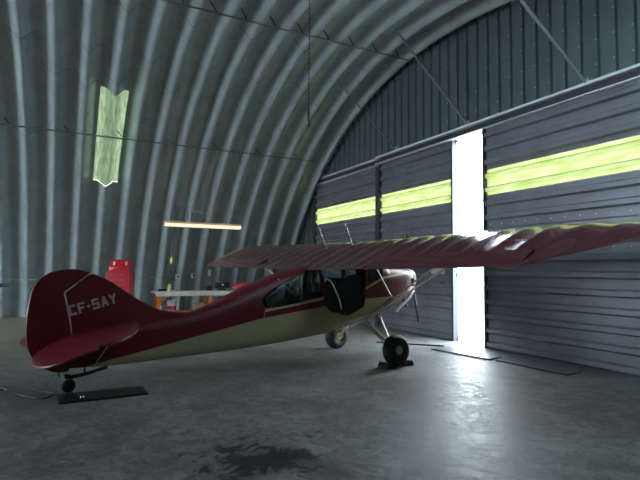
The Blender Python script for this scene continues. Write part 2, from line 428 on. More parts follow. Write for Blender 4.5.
def door(n, x0, x1, y, z0=0.0, z1=4.50):
    root = bpy.data.objects.new('door_%d' % n, None); COL.objects.link(root); root['kind'] = 'structure'
    root.location = (x0, y, 0)
    W = x1-x0; SZ0, SZ1 = 3.10, 3.63
    zs = []; base = -.04; pitch = .285
    prof = [(0, 0), (.055, .0), (.085, .055), (.15, .055), (.18, 0)]
    z = base
    while z < z1:
        for a, d in prof:
            if z0 < z+a < z1: zs.append((z+a, -d))
        z += pitch
    zs = [(z0, 0)]+zs+[(z1, 0)]
    def sheet(zz, m, name):
        bm = bmesh.new()
        for a, b in zip(zz, zz[1:]):
            V = [bm.verts.new(q) for q in ((.0, a[1], a[0]), (W, a[1], a[0]), (W, b[1], b[0]), (0, b[1], b[0]))]; bm.faces.new(V)
        bmesh.ops.remove_doubles(bm, verts=bm.verts, dist=1e-5)
        return finish(name, bm, m, root, smooth=False)
    lo = [q for q in zs if q[0] < SZ0]+[(SZ0, 0)]; hi = [(SZ1, 0)]+[q for q in zs if q[0] > SZ1]
    for k, part in ((0, lo), (1, hi)):
        o = sheet(part, M['door'], 'ribbed_sheet'); s = o.modifiers.new('t', 'SOLIDIFY'); s.thickness = .01
    mid = [(SZ0-.03, -.004)]+[(q[0], q[1]-.004) for q in zs if SZ0 < q[0] < SZ1]+[(SZ1+.03, -.004)]
    sheet(mid, M['green'], 'translucent_strip')
    bm = bmesh.new()
    for xx in (.03, W-.03): box(bm, (xx, .045, (z0+z1)/2), (.06, .05, z1-z0))
    for xx in (.02, W-.02): box(bm, (xx, -.03, (z0+z1)/2), (.05, .09, z1-z0))
    for zz in (z0+.04, 1.45, 2.9, SZ1+.2, z1-.04): box(bm, (W/2, .045, zz), (W, .05, .06))
    finish('frame', bm, M['frame'], root, smooth=False)
    bm = bmesh.new()
    for zz in (.92, 1.95, 2.5):
        x = .15
        while x < W-.1: cyl(bm, (x, -.004, zz), (x, -.016, zz), .012, n=6); x += .28
    finish('screw_row', bm, M['track'], root)
    return root
door(1, DX0, -11.50, 7.74)
door(2, -11.44, -8.49, 7.74)
door(3, -7.50, DX1+.1, 7.66)
bm = bmesh.new(); box(bm, (-11.47, 7.67, 2.22), (.15, .10, 4.40)); struct(finish('trim_7', bm, M['frame'], smooth=False, bevel=.008))
portal('opening_portal', (-8.0, 7.80, 2.2), (math.radians(90), 0, 0), 1.05, 4.4)

# things on the door
bm = bmesh.new(); box(bm, (0, 0, 0), (.46, .03, .16)); tag(finish('paper_sign', bm, M['white'], smooth=False), 'small blank pale sign on the hangar door left of the bright gap', 'sign').location = (-9.0, 7.68, 1.55)
t = thing('door_latch', 'pale metal latch on the hangar door below the small pale sign', 'latch', (-8.85, 7.68, 1.28))
bm = bmesh.new(); box(bm, (0, 0, 0), (.16, .03, .06)); finish('latch_plate', bm, M['silver'], t, bevel=.004)
bm = bmesh.new(); cyl(bm, (-.05, -.03, 0), (.12, -.03, .0), .012); finish('bolt', bm, M['silver'], t)

# ------------------------------------------------------------------ rods, braces, chain
def rod(name, label, X, Z, y0, y1, r, hang):
    t = thing(name, label, 'rod', (X, y0, Z))
    bm = bmesh.new(); cyl(bm, (0, 0, 0), (0, y1-y0, 0), r, n=10); finish('pipe', bm, M['rodm'], t)
    dx, dz = X-XC, Z-ZC; L = math.hypot(dx, dz); ux, uz = dx/L, dz/L
    k = 0; y = snap(y0)+PITCHR/2
    while y < y1-.1:
        if y > y0+.1 and (k % hang == 0):
            bm = bmesh.new(); e = RR+.255-L
            tube(bm, smoothpath([(0, y-y0, 0), (ux*e*.4, y-y0-.05, uz*e*.4), (ux*e, y-y0-.16, uz*e)], 4), .012, 6)
            finish('hanger', bm, M['dark'], t)
        y += PITCHR; k += 1
    return t
rod('tie_rod', 'thin dark rod running along the curved wall and crossing the green skylight', -14.28, 5.05, -7.0, 7.1, .022, 2)
rod('tie_rod', 'thin dark rod on hooked hangers near the top of the arched ceiling', -9.87, 6.83, -7.0, 7.5, .022, 1)
def brace(label, a, b, r=.028):
    t = thing('diagonal_brace', label, 'brace', b, 0, 'braces from the arch to the door header')
    a = Vector(a)-Vector(b)
    bm = bmesh.new(); cyl(bm, a, (0, 0, 0), r, n=8); finish('bar', bm, M['rodm'], t)
    bm = bmesh.new(); box(bm, (0, .02, -.01), (.20, .05, .06)); box(bm, (0, .0, .03), (.06, .05, .1)); finish('foot_bracket', bm, M['track'], t, smooth=False)
brace('leftmost and shortest diagonal steel brace above the green strip of the far door', (-11.15, 6.21, 6.45), (-10.55, 7.62, 4.70), .022)
brace('middle diagonal steel brace meeting the door header left of the bright gap', (-8.79, 6.32, 6.87), (-7.94, 7.62, 4.70), .03)
brace('rightmost diagonal steel brace reaching the header over the right door', (-5.85, 6.3, 6.62), (-5.20, 7.62, 4.70), .03)
CH = (-7.2, 3.45)
t = thing('hanging_chain', 'dark chain with a hook hanging from the ceiling above the airplane wing', 'chain', (CH[0], CH[1], 0))
bm = bmesh.new(); z = 6.85; k = 0
ztop = archz(CH[0])-.12
z = ztop
while z > 4.15:
    vs = bmesh.ops.create_uvsphere(bm, u_segments=6, v_segments=4, radius=.5)['verts']
    bmesh.ops.transform(bm, matrix=Matrix.Translation((0, 0, z)) @ Matrix.Rotation(math.pi/2*(k % 2), 4, 'Z') @ Matrix.Diagonal((.022, .008, .05, 1)), verts=vs)
    z -= .042; k += 1
finish('links', bm, M['dark'], t)
bm = bmesh.new(); cyl(bm, (0, 0, 4.2), (0, 0, 3.98), .02, .014); tube(bm, smoothpath([(0, 0, 3.99), (.03, 0, 3.93), (.01, 0, 3.88), (-.03, 0, 3.91)], 5), .010, 6)
finish('hook', bm, M['dark'], t)

# ------------------------------------------------------------------ airplane
PL = (-7.668, 4.833, 0)
HEAD = math.radians(8.0)
plane = thing('airplane', 'dark red and cream high-wing light airplane with tailwheel parked on the concrete floor', 'airplane', PL, HEAD)

def section(y, zb, zt, w, n=3.4, K=40):
    zc, hh = (zb+zt)/2, (zt-zb)/2; out = []
    for k in range(K):
        a = 2*math.pi*(k+.5)/K; c, s = math.cos(a), math.sin(a)
        out.append(Vector((w*math.copysign(abs(c)**(2/n), c), y, zc+hh*math.copysign(abs(s)**(2/n), s))))
    return out
def interp(st, y):
    for a, b in zip(st, st[1:]):
        if a[0] <= y <= b[0]:
            t = (y-a[0])/(b[0]-a[0]); return [a[i]+(b[i]-a[i])*t for i in range(len(a))]
    return st[-1]
ST = [(-4.80, .30, .66, .02), (-4.4, .285, .74, .06), (-4.0, .29, .80, .10), (-3.26, .32, .93, .17), (-2.9, .335, 1.06, .20), (-2.4, .355, 1.28, .25),
      (-1.95, .39, 1.45, .295), (-1.4, .44, 1.60, .33), (-1.0, .48, 1.69, .34), (-.5, .58, 1.80, .34), (0.0, .72, 1.90, .34), (.08, .73, 1.91, .34), (.34, .78, 1.62, .335)]
def loft(stations, inset=0.0, caps=True, n=3.4):
    bm = bmesh.new(); prev = None; first = None
    for y, zb, zt, w in stations:
        cur = [bm.verts.new(q) for q in section(y, zb+inset, zt-inset, max(.005, w-inset), n)]
        if prev:
            for k in range(len(cur)): bm.faces.new((prev[k], prev[(k+1) % len(cur)], cur[(k+1) % len(cur)], cur[k]))
        else: first = cur
        prev = cur
    if caps: bm.faces.new(first[::-1]); bm.faces.new(prev)
    bmesh.ops.recalc_face_normals(bm, faces=bm.faces)
    return bm
def dense(st, step=.12):
    ys = []; 
    for a, b in zip(st, st[1:]):
        n = max(1, round((b[0]-a[0])/step)); ys += [a[0]+(b[0]-a[0])*i/n for i in range(n)]
    ys.append(st[-1][0]); return [interp(st, y) for y in ys]
def rounded(poly, k=5):
    n = len(poly); out = []
    P = [Vector(q) for q in poly]
    for i in range(n):
        a, b, c = P[i-1], P[i], P[(i+1) % n]
        ra = min(.07, (a-b).length*.4); rc = min(.07, (c-b).length*.4)
        s = b+(a-b).normalized()*ra; e = b+(c-b).normalized()*rc
        for j in range(k+1):
            t = j/k; out.append(tuple((s*(1-t)**2+b*2*t*(1-t)+e*t*t)))
    return out
REARWIN = smooth_rear = [(-2.235, 1.10), (-2.225, 1.02), (-2.17, .975), (-2.08, .962), (-1.9, .98), (-1.6, 1.03), (-1.19, 1.115), (-1.21, 1.56), (-1.35, 1.54), (-1.62, 1.46), (-1.9, 1.33), (-2.1, 1.22)]
FRONTWIN = rounded([(-1.13, 1.16), (-.28, 1.30), (-.28, 1.66), (-1.13, 1.56)])
DOORHOLE = rounded([(-1.14, 1.02), (-1.04, .885), (-.64, .775), (-.28, .925), (-.24, 1.62), (-1.14, 1.57)])
QUARTER = rounded([(-.20, 1.31), (.10, 1.42), (.16, 1.56), (.09, 1.70), (-.20, 1.68)])
def cutter(poly, x0, x1):
    bm = bmesh.new(); slab(bm, poly, abs(x1-x0), 'X', (x0+x1)/2)
    bmesh.ops.recalc_face_normals(bm, faces=bm.faces)
    me = bpy.data.meshes.new('cut'); bm.to_mesh(me); bm.free(); return link('cut', me, plane)
def apply_mods(o):
    dg = bpy.context.evaluated_depsgraph_get(); me = bpy.data.meshes.new_from_object(o.evaluated_get(dg))
    o.modifiers.clear(); o.data = me
    me.polygons.foreach_set('use_smooth', [True]*len(me.polygons))
    try: me.set_sharp_from_angle(angle=math.radians(35))
    except Exception: pass
def cut_all(o, cutters, op='DIFFERENCE'):
    for c in cutters:
        b = o.modifiers.new('b', 'BOOLEAN'); b.object = c; b.operation = op; b.solver = 'EXACT'
    bpy.context.view_layer.update(); apply_mods(o)
    for c in cutters: bpy.data.objects.remove(c)
def windshield_cutter(dx=0):
    bm = bmesh.new(); slab(bm, [(.10, 1.95), (.42, 1.95), (.42, 1.66), (.30, 1.64), (.11, 1.83)], .56, 'X', 0)
    bmesh.ops.recalc_face_normals(bm, faces=bm.faces)
    me = bpy.data.meshes.new('cut'); bm.to_mesh(me); bm.free(); return link('cut', me, plane)

bm = loft(dense(ST))
fus = finish('fuselage', bm, [M['fuse'], M['lining']], plane)
sol = fus.modifiers.new('s', 'SOLIDIFY'); sol.thickness = .018; sol.offset = -1; sol.material_offset = 1
bpy.context.view_layer.update(); apply_mods(fus)
cut_all(fus, [cutter(REARWIN, -.6, .6), cutter(FRONTWIN, -.6, -.1), cutter(DOORHOLE, .1, .6), cutter(QUARTER, -.6, .6), windshield_cutter()])
def sidepane(name, poly, sgn):
    bm = bmesh.new(); vs = []
    def wx(y, z):
        _, zb, zt, w = interp(ST, y); hh = (zt-zb)/2; zc = (zb+zt)/2
        q = min(.999, abs((z-zc)/hh)); return sgn*(w-.009)*(1-q**3.4)**(1/3.4)
    ys = [q[0] for q in poly]; zs = [q[1] for q in poly]
    c = (sum(ys)/len(ys), sum(zs)/len(zs)); rings = []
    for s in (0.02, .25, .5, .75, 1.0):
        rings.append([bm.verts.new((wx(c[0]+(y-c[0])*s, c[1]+(z-c[1])*s), c[0]+(y-c[0])*s, c[1]+(z-c[1])*s)) for y, z in poly])
    bm.faces.new(rings[0])
    for a, b in zip(rings, rings[1:]):
        for i in range(len(a)): bm.faces.new((a[i], a[(i+1) % len(a)], b[(i+1) % len(a)], b[i]))
    o = finish(name, bm, M['glass'], plane); s = o.modifiers.new('s', 'SOLIDIFY'); s.thickness = .003; return o
sidepane('rear_window', REARWIN, 1); sidepane('rear_window', REARWIN, -1)
sidepane('side_window', FRONTWIN, -1); sidepane('quarter_window', QUARTER, 1); sidepane('quarter_window', QUARTER, -1)
bm = bmesh.new(); grid(bm, [[(x, .095-abs(x)*.05, 1.89), (x, .22-abs(x)*.05, 1.755), (x, .325-abs(x)*.05, 1.625)] for x in [-.28+.07*i for i in range(9)]])
o = finish('windshield', bm, M['glass'], plane); o.modifiers.new('s', 'SOLIDIFY').thickness = .003
# cabin frame, seats, lining
bm = bmesh.new()
for sx in (-.30, .30):
    tube(bm, [(sx, -1.16, 1.02), (sx*.97, -1.16, 1.56), (sx*.95, -.20, 1.72), (sx, -.22, .95)], .016)
tube(bm, [(-.29, -1.95, 1.02), (-.29, -1.16, 1.5)], .012); tube(bm, [(.24, -1.95, 1.40), (-.26, -1.3, 1.10)], .012)
tube(bm, [(-.28, -1.20, 1.5), (.28, -1.75, 1.28)], .012); tube(bm, [(-.29, -.85, 1.0), (-.2, -.1, 1.62)], .013)
finish('cabin_tubes', bm, M['tube'], plane)
bm = bmesh.new(); box(bm, (0, -1.13, 1.30), (.05, .03, .52)); box(bm, (-.12, -1.14, 1.30), (.04, .02, .5)); finish('seat_belt', bm, M['pink'], plane)
def seat(y, z, h=.55):
    bm = bmesh.new(); prof = [(-.02, 0), (.42, .05), (.45, .12), (.06, .14), (-.06, h), (-.13, h+.02), (-.16, h-.04), (-.1, .02)]
    slab(bm, [(y+a, z+b) for a, b in prof], .46, 'X', 0); return finish('seat', bm, M['navy'], plane, bevel=.03)
seat(-1.05, .80, .38); seat(-.55, .90, .50)
bm = bmesh.new(); box(bm, (-.309, -.68, 1.0), (.01, .9, .62)); finish('side_lining', bm, M['navy'], plane)
bm = bmesh.new(); slab(bm, [(-1.3, .62), (0.1, .80), (.28, .9), (.28, .94), (.1, .84), (-1.3, .66)], .60, 'X', 0); finish('cabin_floor', bm, M['lining'], plane)
bm = bmesh.new(); slab(bm, [(.02, 1.20), (.26, 1.24), (.30, 1.58), (.10, 1.60), (.02, 1.56)], .58, 'X', 0); finish('instrument_panel', bm, M['navy'], plane, bevel=.01)
bm = bmesh.new(); tube(bm, smoothpath([(.325, -1.10, 1.40), (.325, -1.0, 1.36), (.325, -.9, 1.2), (.325, -.82, 1.05), (.325, -.78, .9)], 5), .011); finish('door_strap', bm, M['tube'], plane)
# navy liner panel filling the lower part of the cabin door opening
bm = bmesh.new(); slab(bm, [(-.24, .93), (-.60, .80), (-1.0, .90), (-1.10, 1.05), (-1.12, 1.33), (-.98, 1.36), (-.72, 1.38), (-.58, 1.46), (-.30, 1.47)], .02, 'X', 0.285)
o = finish('door_liner', bm, M['navy'], plane, bevel=.004)

# cowling
CW = [(.335, .78, 1.62, .335), (.55, .86, 1.615, .325), (.8, .98, 1.60, .30), (1.0, 1.12, 1.57, .25), (1.08, 1.20, 1.54, .20)]
finish('cowling', loft(dense(CW, .08), n=2.6), M['fuse'], plane)
bm = loft([(1.03, 1.18, 1.575, .245), (1.09, 1.20, 1.575, .235), (1.13, 1.25, 1.53, .16), (1.14, 1.30, 1.48, .10)], n=2.2); finish('nose_bowl', bm, M['white'], plane)
bm = bmesh.new()
for sx in (-1, 1):
    tube(bm, smoothpath([(sx*.12, 1.12, 1.22), (sx*.2, 1.02, 1.14), (sx*.235, .85, 1.00), (sx*.24, .68, .89), (sx*.24, .60, .82), (sx*.25, .56, .80)], 5), .022)
finish('cowl_lip', bm, M['white'], plane)
for sx in (-1, 1):
    bm = bmesh.new()
    for k in range(5): box(bm, (sx*.262, .86+.03*k, 1.33-.0*k), (.02, .012, .15))
    finish('cooling_louvre', bm, M['black'], plane)
bm = bmesh.new(); cyl(bm, (.12, .85, 1.05), (.14, .92, .86), .025); finish('exhaust_pipe', bm, M['dark'], plane)
# propeller
AX = Vector((0, math.cos(math.radians(11.5)), math.sin(math.radians(11.5))))
HUB = Vector((0, 1.20, 1.42))
prop = bpy.data.objects.new('propeller', None); COL.objects.link(prop); prop.parent = plane; prop.location = HUB
prop.rotation_euler = (math.radians(11.5), 0, 0)
bm = bmesh.new(); cyl(bm, (0, -.08, 0), (0, .06, 0), .07, .06, 16); finish('hub', bm, M['silver'], prop)
for s in (1, -1):
    bm = bmesh.new(); rows = []
    for r, c, tw, th in ((.04, .05, 50, .03), (.15, .07, 45, .025), (.35, .12, 32, .018), (.6, .125, 22, .012), (.8, .10, 16, .009), (.88, .07, 14, .007), (.91, .02, 14, .004)):
        a = math.radians(tw); u = Vector((math.cos(a), math.sin(a)*s, 0)); v = Vector((-math.sin(a)*s, math.cos(a), 0))
        rows.append([Vector((0, 0, s*r))+u*c/2*math.cos(q)+v*th*math.sin(q) for q in [2*math.pi*k/12 for k in range(13)]])
    grid(bm, rows); bmesh.ops.remove_doubles(bm, verts=bm.verts, dist=1e-5); bmesh.ops.holes_fill(bm, edges=bm.edges)
    bmesh.ops.rotate(bm, verts=bm.verts, cent=(0, 0, 0), matrix=Matrix.Rotation(math.radians(0), 3, 'Y'))
    finish('blade', bm, M['dark'], prop)

# wing
SPAN, TE0, LE0, PA, DI = 5.42, -1.45, .08, .295, .017
def chordz(off, l): return 1.54+(l-TE0)*PA+DI*abs(off)
UP = [(0, 0), (.012, .022), (.04, .045), (.09, .066), (.18, .086), (.30, .097), (.42, .095), (.55, .082), (.68, .062), (.78, .044), (.88, .024), (.96, .009), (1, .002)]
LO = [(0, 0), (.012, -.012), (.05, -.022), (.12, -.026), (.3, -.024), (.5, -.016), (.78, -.006), (1, -.002)]
RIB = .345
A0, A1, AC = 1.62, 4.02, .36
def le_te(off):
    o = abs(off); te, le = TE0, LE0
    if o > 4.05: u = min(1, (o-4.05)/(SPAN-4.05)); te = TE0+1.42*u**.85
    if o > 4.7: v = min(1, (o-4.7)/(SPAN-4.7)); le = LE0-.40*(1-math.sqrt(max(0, 1-v**2)))
    return le, te
def offs():
    o = []; k = 0
    n = int(SPAN/RIB)
    for i in range(n+1):
        for j in range(6):
            x = (i+j/6)*RIB
            if x < SPAN-.35: o.append(x)
    o += [SPAN-.35, SPAN-.28, SPAN-.2, SPAN-.13, SPAN-.07, SPAN-.03, SPAN-.008, SPAN]
    return o
def sag(off, xc, c):
    u = (abs(off)/RIB) % 1.0
    if abs(off) > SPAN-.4: return 0
    d = (4*u*(1-u))
    return .020*d*min(1, xc*6)*min(1, (1-xc)*5+.1)
def airpoints(off, le, te, xmax=1.0):
    c = max(1e-3, le-te); c0 = max(c, .02)
    P = []
    full = LE0-TE0
    up = [(x, z) for x, z in UP if x < xmax-.01]; lo = [(x, z) for x, z in LO if x < xmax-.01]
    def iz(T, x):
        for a, b in zip(T, T[1:]):
            if a[0] <= x <= b[0]: return a[1]+(b[1]-a[1])*(x-a[0])/(b[0]-a[0])
        return T[-1][1]
    up.append((xmax, iz(UP, xmax))); lo.append((xmax, iz(LO, xmax)))
    k = min(1, c/full)
    for x, z in up[::-1]:
        l = le-x*c; P.append(Vector((off, l, chordz(off, l)+z*c*1.05-sag(off, x, c))))
    for x, z in lo[1:]:
        l = le-x*c; P.append(Vector((off, l, chordz(off, l)+z*c)))
    return P
def wing_half(sgn):
    bm = bmesh.new(); O = offs()
    segs = [[x for x in O if x < A0]+[A0], [A0]+[x for x in O if A0 < x < A1]+[A1], [A1]+[x for x in O if x > A1]]
    for si, seg in enumerate(segs):
        rows = []
        for x in seg:
            le, te = le_te(x); c = le-te
            rows.append(airpoints(sgn*x, le, te, 1.0 if si != 1 else (c-AC)/c))
        V = grid(bm, rows)
        for r in (V[0], V[-1]):
            try: bm.faces.new(r)
            except Exception: pass
        for a, b in zip(V, V[1:]): bm.faces.new((a[-1], a[0], b[0], b[-1]))
    bmesh.ops.remove_doubles(bm, verts=bm.verts, dist=2e-5)
    return bm
def aileron(sgn, droop):
    bm = bmesh.new(); rows = []; a = math.radians(droop)
    n = 36
    for i in range(n+1):
        o = A0+.012+(A1-A0-.024)*i/n; l = TE0+AC-.008; c = LE0-TE0
        zt = chordz(o, l)+.052*c; zb = chordz(o, l)-.006*c
        h = Vector((sgn*o, l, (zt+zb)/2)); t = (zt-zb)/2
        d = Vector((0, -math.cos(a), -math.sin(a))); nn = Vector((0, -math.sin(a), math.cos(a)))
        L = AC-.01
        rows.append([h+nn*t, h+d*L*.3+nn*t*.8, h+d*L*.7+nn*t*.4, h+d*L, h+d*L*.5-nn*t*.6, h-nn*t])
    V = grid(bm, rows)
    for a_, b_ in zip(V, V[1:]): bm.faces.new((a_[-1], a_[0], b_[0], b_[-1]))
    bm.faces.new(V[0]); bm.faces.new(V[-1])
    return bm
for sgn in (1, -1):
    wg = finish('wing', wing_half(sgn), M['wingred'], plane, angle=22)
    finish('aileron', aileron(sgn, 25 if sgn > 0 else 23), M['wingred'], wg, angle=30)
    # wing struts
    z = lambda o, l: chordz(o, l)-.03
    FR0, FR1 = Vector((.33, -.20, .73)), Vector((2.35, -.12, z(2.35, -.12)))
    RE0, RE1 = Vector((.33, -.24, .69)), Vector((2.90, -.80, z(2.90, -.80)))
    for a_, b_ in ((FR0, FR1), (RE0, RE1)):
        bm = bmesh.new(); tube(bm, [(sgn*q.x, q.y, q.z) for q in (a_, b_)], .014, 10); finish('wing_strut', bm, M['tube'], plane)
    q = FR0.lerp(FR1, .29); bm = bmesh.new()
    tube(bm, [(sgn*q.x, q.y, q.z), (sgn*1.45, -1.05, z(1.45, -1.05))], .011, 8); finish('jury_strut', bm, M['tube'], plane)
# rods on the wing centre
def whip(l0, z0_, l1, z1_, r, m, x=0):
    bm = bmesh.new(); tube(bm, [(x, l0, z0_), (x, l1, z1_)], r, 6); return finish('antenna', bm, m, plane)
whip(-1.04, 2.33, -.83, 1.86, .007, M['silver']); whip(-.455, 2.38, -.26, 1.95, .009, M['silver'])

# fin, rudder, tailplane
def arcpts(pts, k=5): return [(q.x, q.y) for q in smoothpath([(a, b, 0) for a, b in pts], k)]
fin_out = arcpts([(-3.30, .93), (-3.55, .955), (-3.76, 1.01), (-3.96, 1.115), (-4.16, 1.25), (-4.35, 1.385), (-4.56, 1.475)], 4)+[(-4.62, 1.455), (-4.875, 1.24), (-4.80, .9), (-4.76, .58), (-4.70, .50), (-3.4, .6)]
bm = bmesh.new(); slab(bm, fin_out, .045, 'X'); fin = finish('fin', bm, M['red'], plane, bevel=.012)
rud = arcpts([(-4.60, 1.495), (-4.75, 1.53), (-4.90, 1.53), (-5.05, 1.49), (-5.16, 1.41), (-5.235, 1.28), (-5.27, 1.1), (-5.285, .9), (-5.28, .7), (-5.25, .55), (-5.16, .40), (-5.04, .30), (-4.90, .26), (-4.80, .27)], 4)+[(-4.775, .58), (-4.82, .9), (-4.895, 1.245), (-4.63, 1.465)]
bm = bmesh.new(); slab(bm, rud, .045, 'X'); finish('rudder', bm, M['red'], plane, bevel=.012)
bm = bmesh.new()
for sx in (-1, 1): tube(bm, [(sx*.027, -4.64, 1.455), (sx*.027, -4.885, 1.243), (sx*.027, -4.81, .9), (sx*.027, -4.768, .6)], .0022, 5)
finish('hinge_gap', bm, M['letter'], fin)
TP = math.tan(math.radians(11))
def tz(l): return .735+(l+4.75)*TP
def surf(name, outline, m, sgn, zf, t=.028):
    bm = bmesh.new(); pts = arcpts(outline, 4)
    A = [bm.verts.new((sgn*x, l, zf(l)+t/2)) for x, l in pts]; B = [bm.verts.new((sgn*x, l, zf(l)-t/2)) for x, l in pts]
    bm.faces.new(A); bm.faces.new(B[::-1])
    for i in range(len(A)): bm.faces.new((A[i], A[(i+1) % len(A)], B[(i+1) % len(A)], B[i]))
    return finish(name, bm, m, plane, bevel=.008)
for sgn in (1, -1):
    surf('stabilizer', [(.04, -4.05), (.25, -4.07), (.7, -4.16), (1.05, -4.28), (1.28, -4.45), (1.38, -4.62), (1.39, -4.74), (1.3, -4.745), (.04, -4.745)], M['red'], sgn, tz)
    dr = math.tan(math.radians(22)); zh = tz(-4.75)
    e = surf('elevator', [(.06, -4.76), (1.38, -4.76), (1.43, -4.85), (1.41, -5.06), (1.22, -5.22), (.9, -5.28), (.5, -5.25), (.2, -5.12), (.07, -4.9)], M['red'], sgn, lambda l: zh+(l+4.76)*dr+.0)
# tail brace wires
bm = bmesh.new()
for sx in (1, -1):
    tube(bm, [(sx*.05, -4.5, .34), (sx*.95, -4.5, tz(-4.5)-.01)], .006, 5)
finish('brace_wire', bm, M['letter'], plane)

# registration lettering on the fin: flat block letters
def block_text(s, h, bw):
    G = {'C': [(1, 1, 0, 1), (0, 1, 0, 0), (0, 0, 1, 0)], 'F': [(0, 0, 0, 1), (0, 1, 1, 1), (0, .5, .8, .5)], '-': [(.1, .45, .8, .45)],
         'S': [(1, 1, 0, 1), (0, 1, 0, .5), (0, .5, 1, .5), (1, .5, 1, 0), (1, 0, 0, 0)], 'A': [(0, 0, .5, 1), (.5, 1, 1, 0), (.2, .32, .8, .32)],
         'Y': [(0, 1, .5, .48), (1, 1, .5, .48), (.5, .48, .5, 0)]}
    bm = bmesh.new(); x = 0; st = h*.21
    for ch in s:
        w_ = bw*(.5 if ch == '-' else 1.0)
        for (a, b, c, d) in G[ch]:
            p, q = Vector((x+a*(w_-st)+st/2, b*(h-st)+st/2)), Vector((x+c*(w_-st)+st/2, d*(h-st)+st/2)); dd = (q-p).normalized(); L = (q-p).length+st*.95
            m_ = (p+q)/2; ang_ = math.atan2(dd.y, dd.x)
            box(bm, (m_.x, m_.y, 0), (L, st, .003), Matrix.Rotation(ang_, 3, 'Z'))
        x += w_+h*.14
    return bm, x
for side in (1, -1):
    bm, W = block_text('CF-SAY', .135, .088)
    if side < 0: bmesh.ops.translate(bm, verts=bm.verts, vec=(-W, 0, 0))
    rx = Matrix.Rotation(math.pi/2, 4, 'X')
    sl = math.radians(15)
    if side > 0: m4 = Matrix.Translation((.026, -4.815, .945)) @ Matrix.Rotation(sl, 4, 'X') @ Matrix.Rotation(math.pi/2, 4, 'Z') @ rx
    else: m4 = Matrix.Translation((-.026, -4.815, .945)) @ Matrix.Rotation(sl, 4, 'X') @ Matrix.Rotation(-math.pi/2, 4, 'Z') @ rx
    bmesh.ops.transform(bm, matrix=m4, verts=bm.verts)
    finish('registration_lettering', bm, M['letter'], fin, smooth=False)

# main gear
def wheel(sgn):
    wn = bpy.data.objects.new('wheel', None); COL.objects.link(wn); wn.parent = plane; wn.location = (sgn*.96, -.14 if sgn > 0 else .10, .255)
    wn.rotation_euler = (0, sgn*math.radians(-3), 0)
    bm = bmesh.new(); prof = []
    for k in range(21):
        a = math.radians(-165+330*k/20); prof.append((.112*math.sin(a), .152+.105*math.cos(a)))
    lathe(bm, prof, 'X', n=40); finish('tire', bm, M['rubber'], wn)
    bm = bmesh.new(); lathe(bm, [(-.075, .0), (-.075, .05), (-.05, .085), (.05, .085), (.085, .07), (.092, .0)], 'X', n=24)
    finish('hub_cap', bm, M['cream'], wn); return wn
for sgn in (1, -1):
    wheel(sgn)
    bm = bmesh.new()
    tube(bm, [(sgn*.26, -.15, .66), (sgn*.84, -.10*sgn, .265)], .022); tube(bm, [(sgn*.26, .12, .76), (sgn*.84, -.10*sgn, .27)], .018)
    tube(bm, [(sgn*.26, -.22, .64), (sgn*.80, -.12*sgn, .26)], .014); tube(bm, [(sgn*.05, -.06, .62), (sgn*.66, -.07*sgn, .38)], .013)
    tube(bm, [(sgn*.78, -.11*sgn, .26), (sgn*.98, -.12*sgn, .255)], .02)
    finish('gear_leg', bm, M['tube'], plane)
# tailwheel
bm = bmesh.new()
for k in range(3): tube(bm, smoothpath([(0, -4.35, .285-.012*k), (0, -4.6, .225-.012*k), (0, -4.80, .20-.012*k)], 4), .012, 6)
box(bm, (0, -4.62, .28), (.03, .02, .12)); box(bm, (0, -4.82, .205), (.05, .06, .05)); tube(bm, [(-.09, -4.86, .24), (.09, -4.86, .24)], .007, 6)
tube(bm, [(0, -4.9, .2), (0, -4.92, .27)], .008, 6)
for sx in (-.028, .028): tube(bm, [(sx, -4.82, .20), (sx, -4.80, .085)], .009, 6)
tw = finish('tailwheel_spring', bm, M['dark'], plane)
bm = bmesh.new(); prof = [(.022*math.sin(math.radians(-180+360*k/12)), .058+.026*math.cos(math.radians(-180+360*k/12))) for k in range(13)]
lathe(bm, prof, 'X', (0, -4.80, .084), 24); lathe(bm, [(-.02, 0), (-.02, .035), (.02, .035), (.02, 0)], 'X', (0, -4.80, .084), 16); finish('tailwheel', bm, M['rubber'], plane)

def pw(x, l, z=0):
    c, s = math.cos(HEAD), math.sin(HEAD); return Vector((PL[0]+x*c-l*s, PL[1]+x*s+l*c, z))
# chocks
def chock(label, x, l, rz):
    p_ = pw(x, l); o = None
    bm = bmesh.new(); slab(bm, [(-.09, 0), (.09, 0), (.075, .02), (-.02, .085), (-.06, .08), (-.09, .03)], .24, 'X', 0)
    o = finish('wheel_chock', bm, M['black'], bevel=.008, smooth=False); o.location = p_; o.rotation_euler = (0, 0, rz)
    tag(o, label, 'wheel chock', 'chocks at the near main wheel')
chock('black rubber chock in front of the near main wheel', .96, .06, HEAD+math.pi)
chock('black rubber chock behind the near main wheel', .96, -.34, HEAD)

# ------------------------------------------------------------------ floor items
t = thing('rubber_mat', 'long black ribbed mat on the floor beside the tailwheel', 'mat', (-6.67, .46, 0), math.radians(2))
bm = bmesh.new(); box(bm, (0, 0, .012), (.42, .98, .022))
finish('mat_base', bm, M['mat_'], t, smooth=False, bevel=.004)
bm = bmesh.new()
for k in range(26): box(bm, (0, -.45+.036*k, .026), (.38, .012, .008))
finish('ridges', bm, M['black'], t, smooth=False)
bm = bmesh.new(); bmesh.ops.create_uvsphere(bm, u_segments=10, v_segments=6, radius=.022)
tag(finish('bolt_cap', bm, M['silver']), 'small pale round cap lying on the black mat by the tailwheel', 'cap').location = (-6.5, .22, .045)
bm = bmesh.new(); tube(bm, smoothpath([(-7.85, -1.35, .012), (-7.72, -.95, .012), (-7.6, -.62, .012), (-7.42, -.40, .012), (-7.2, -.22, .012), (-6.98, -.08, .012), (-6.90, -.10, .012), (-6.80, -.14, .012), (-6.80, -.22, .012), (-6.95, -.36, .012), (-7.12, -.46, .012), (-7.2, -.50, .012)], 6), .010, 8)
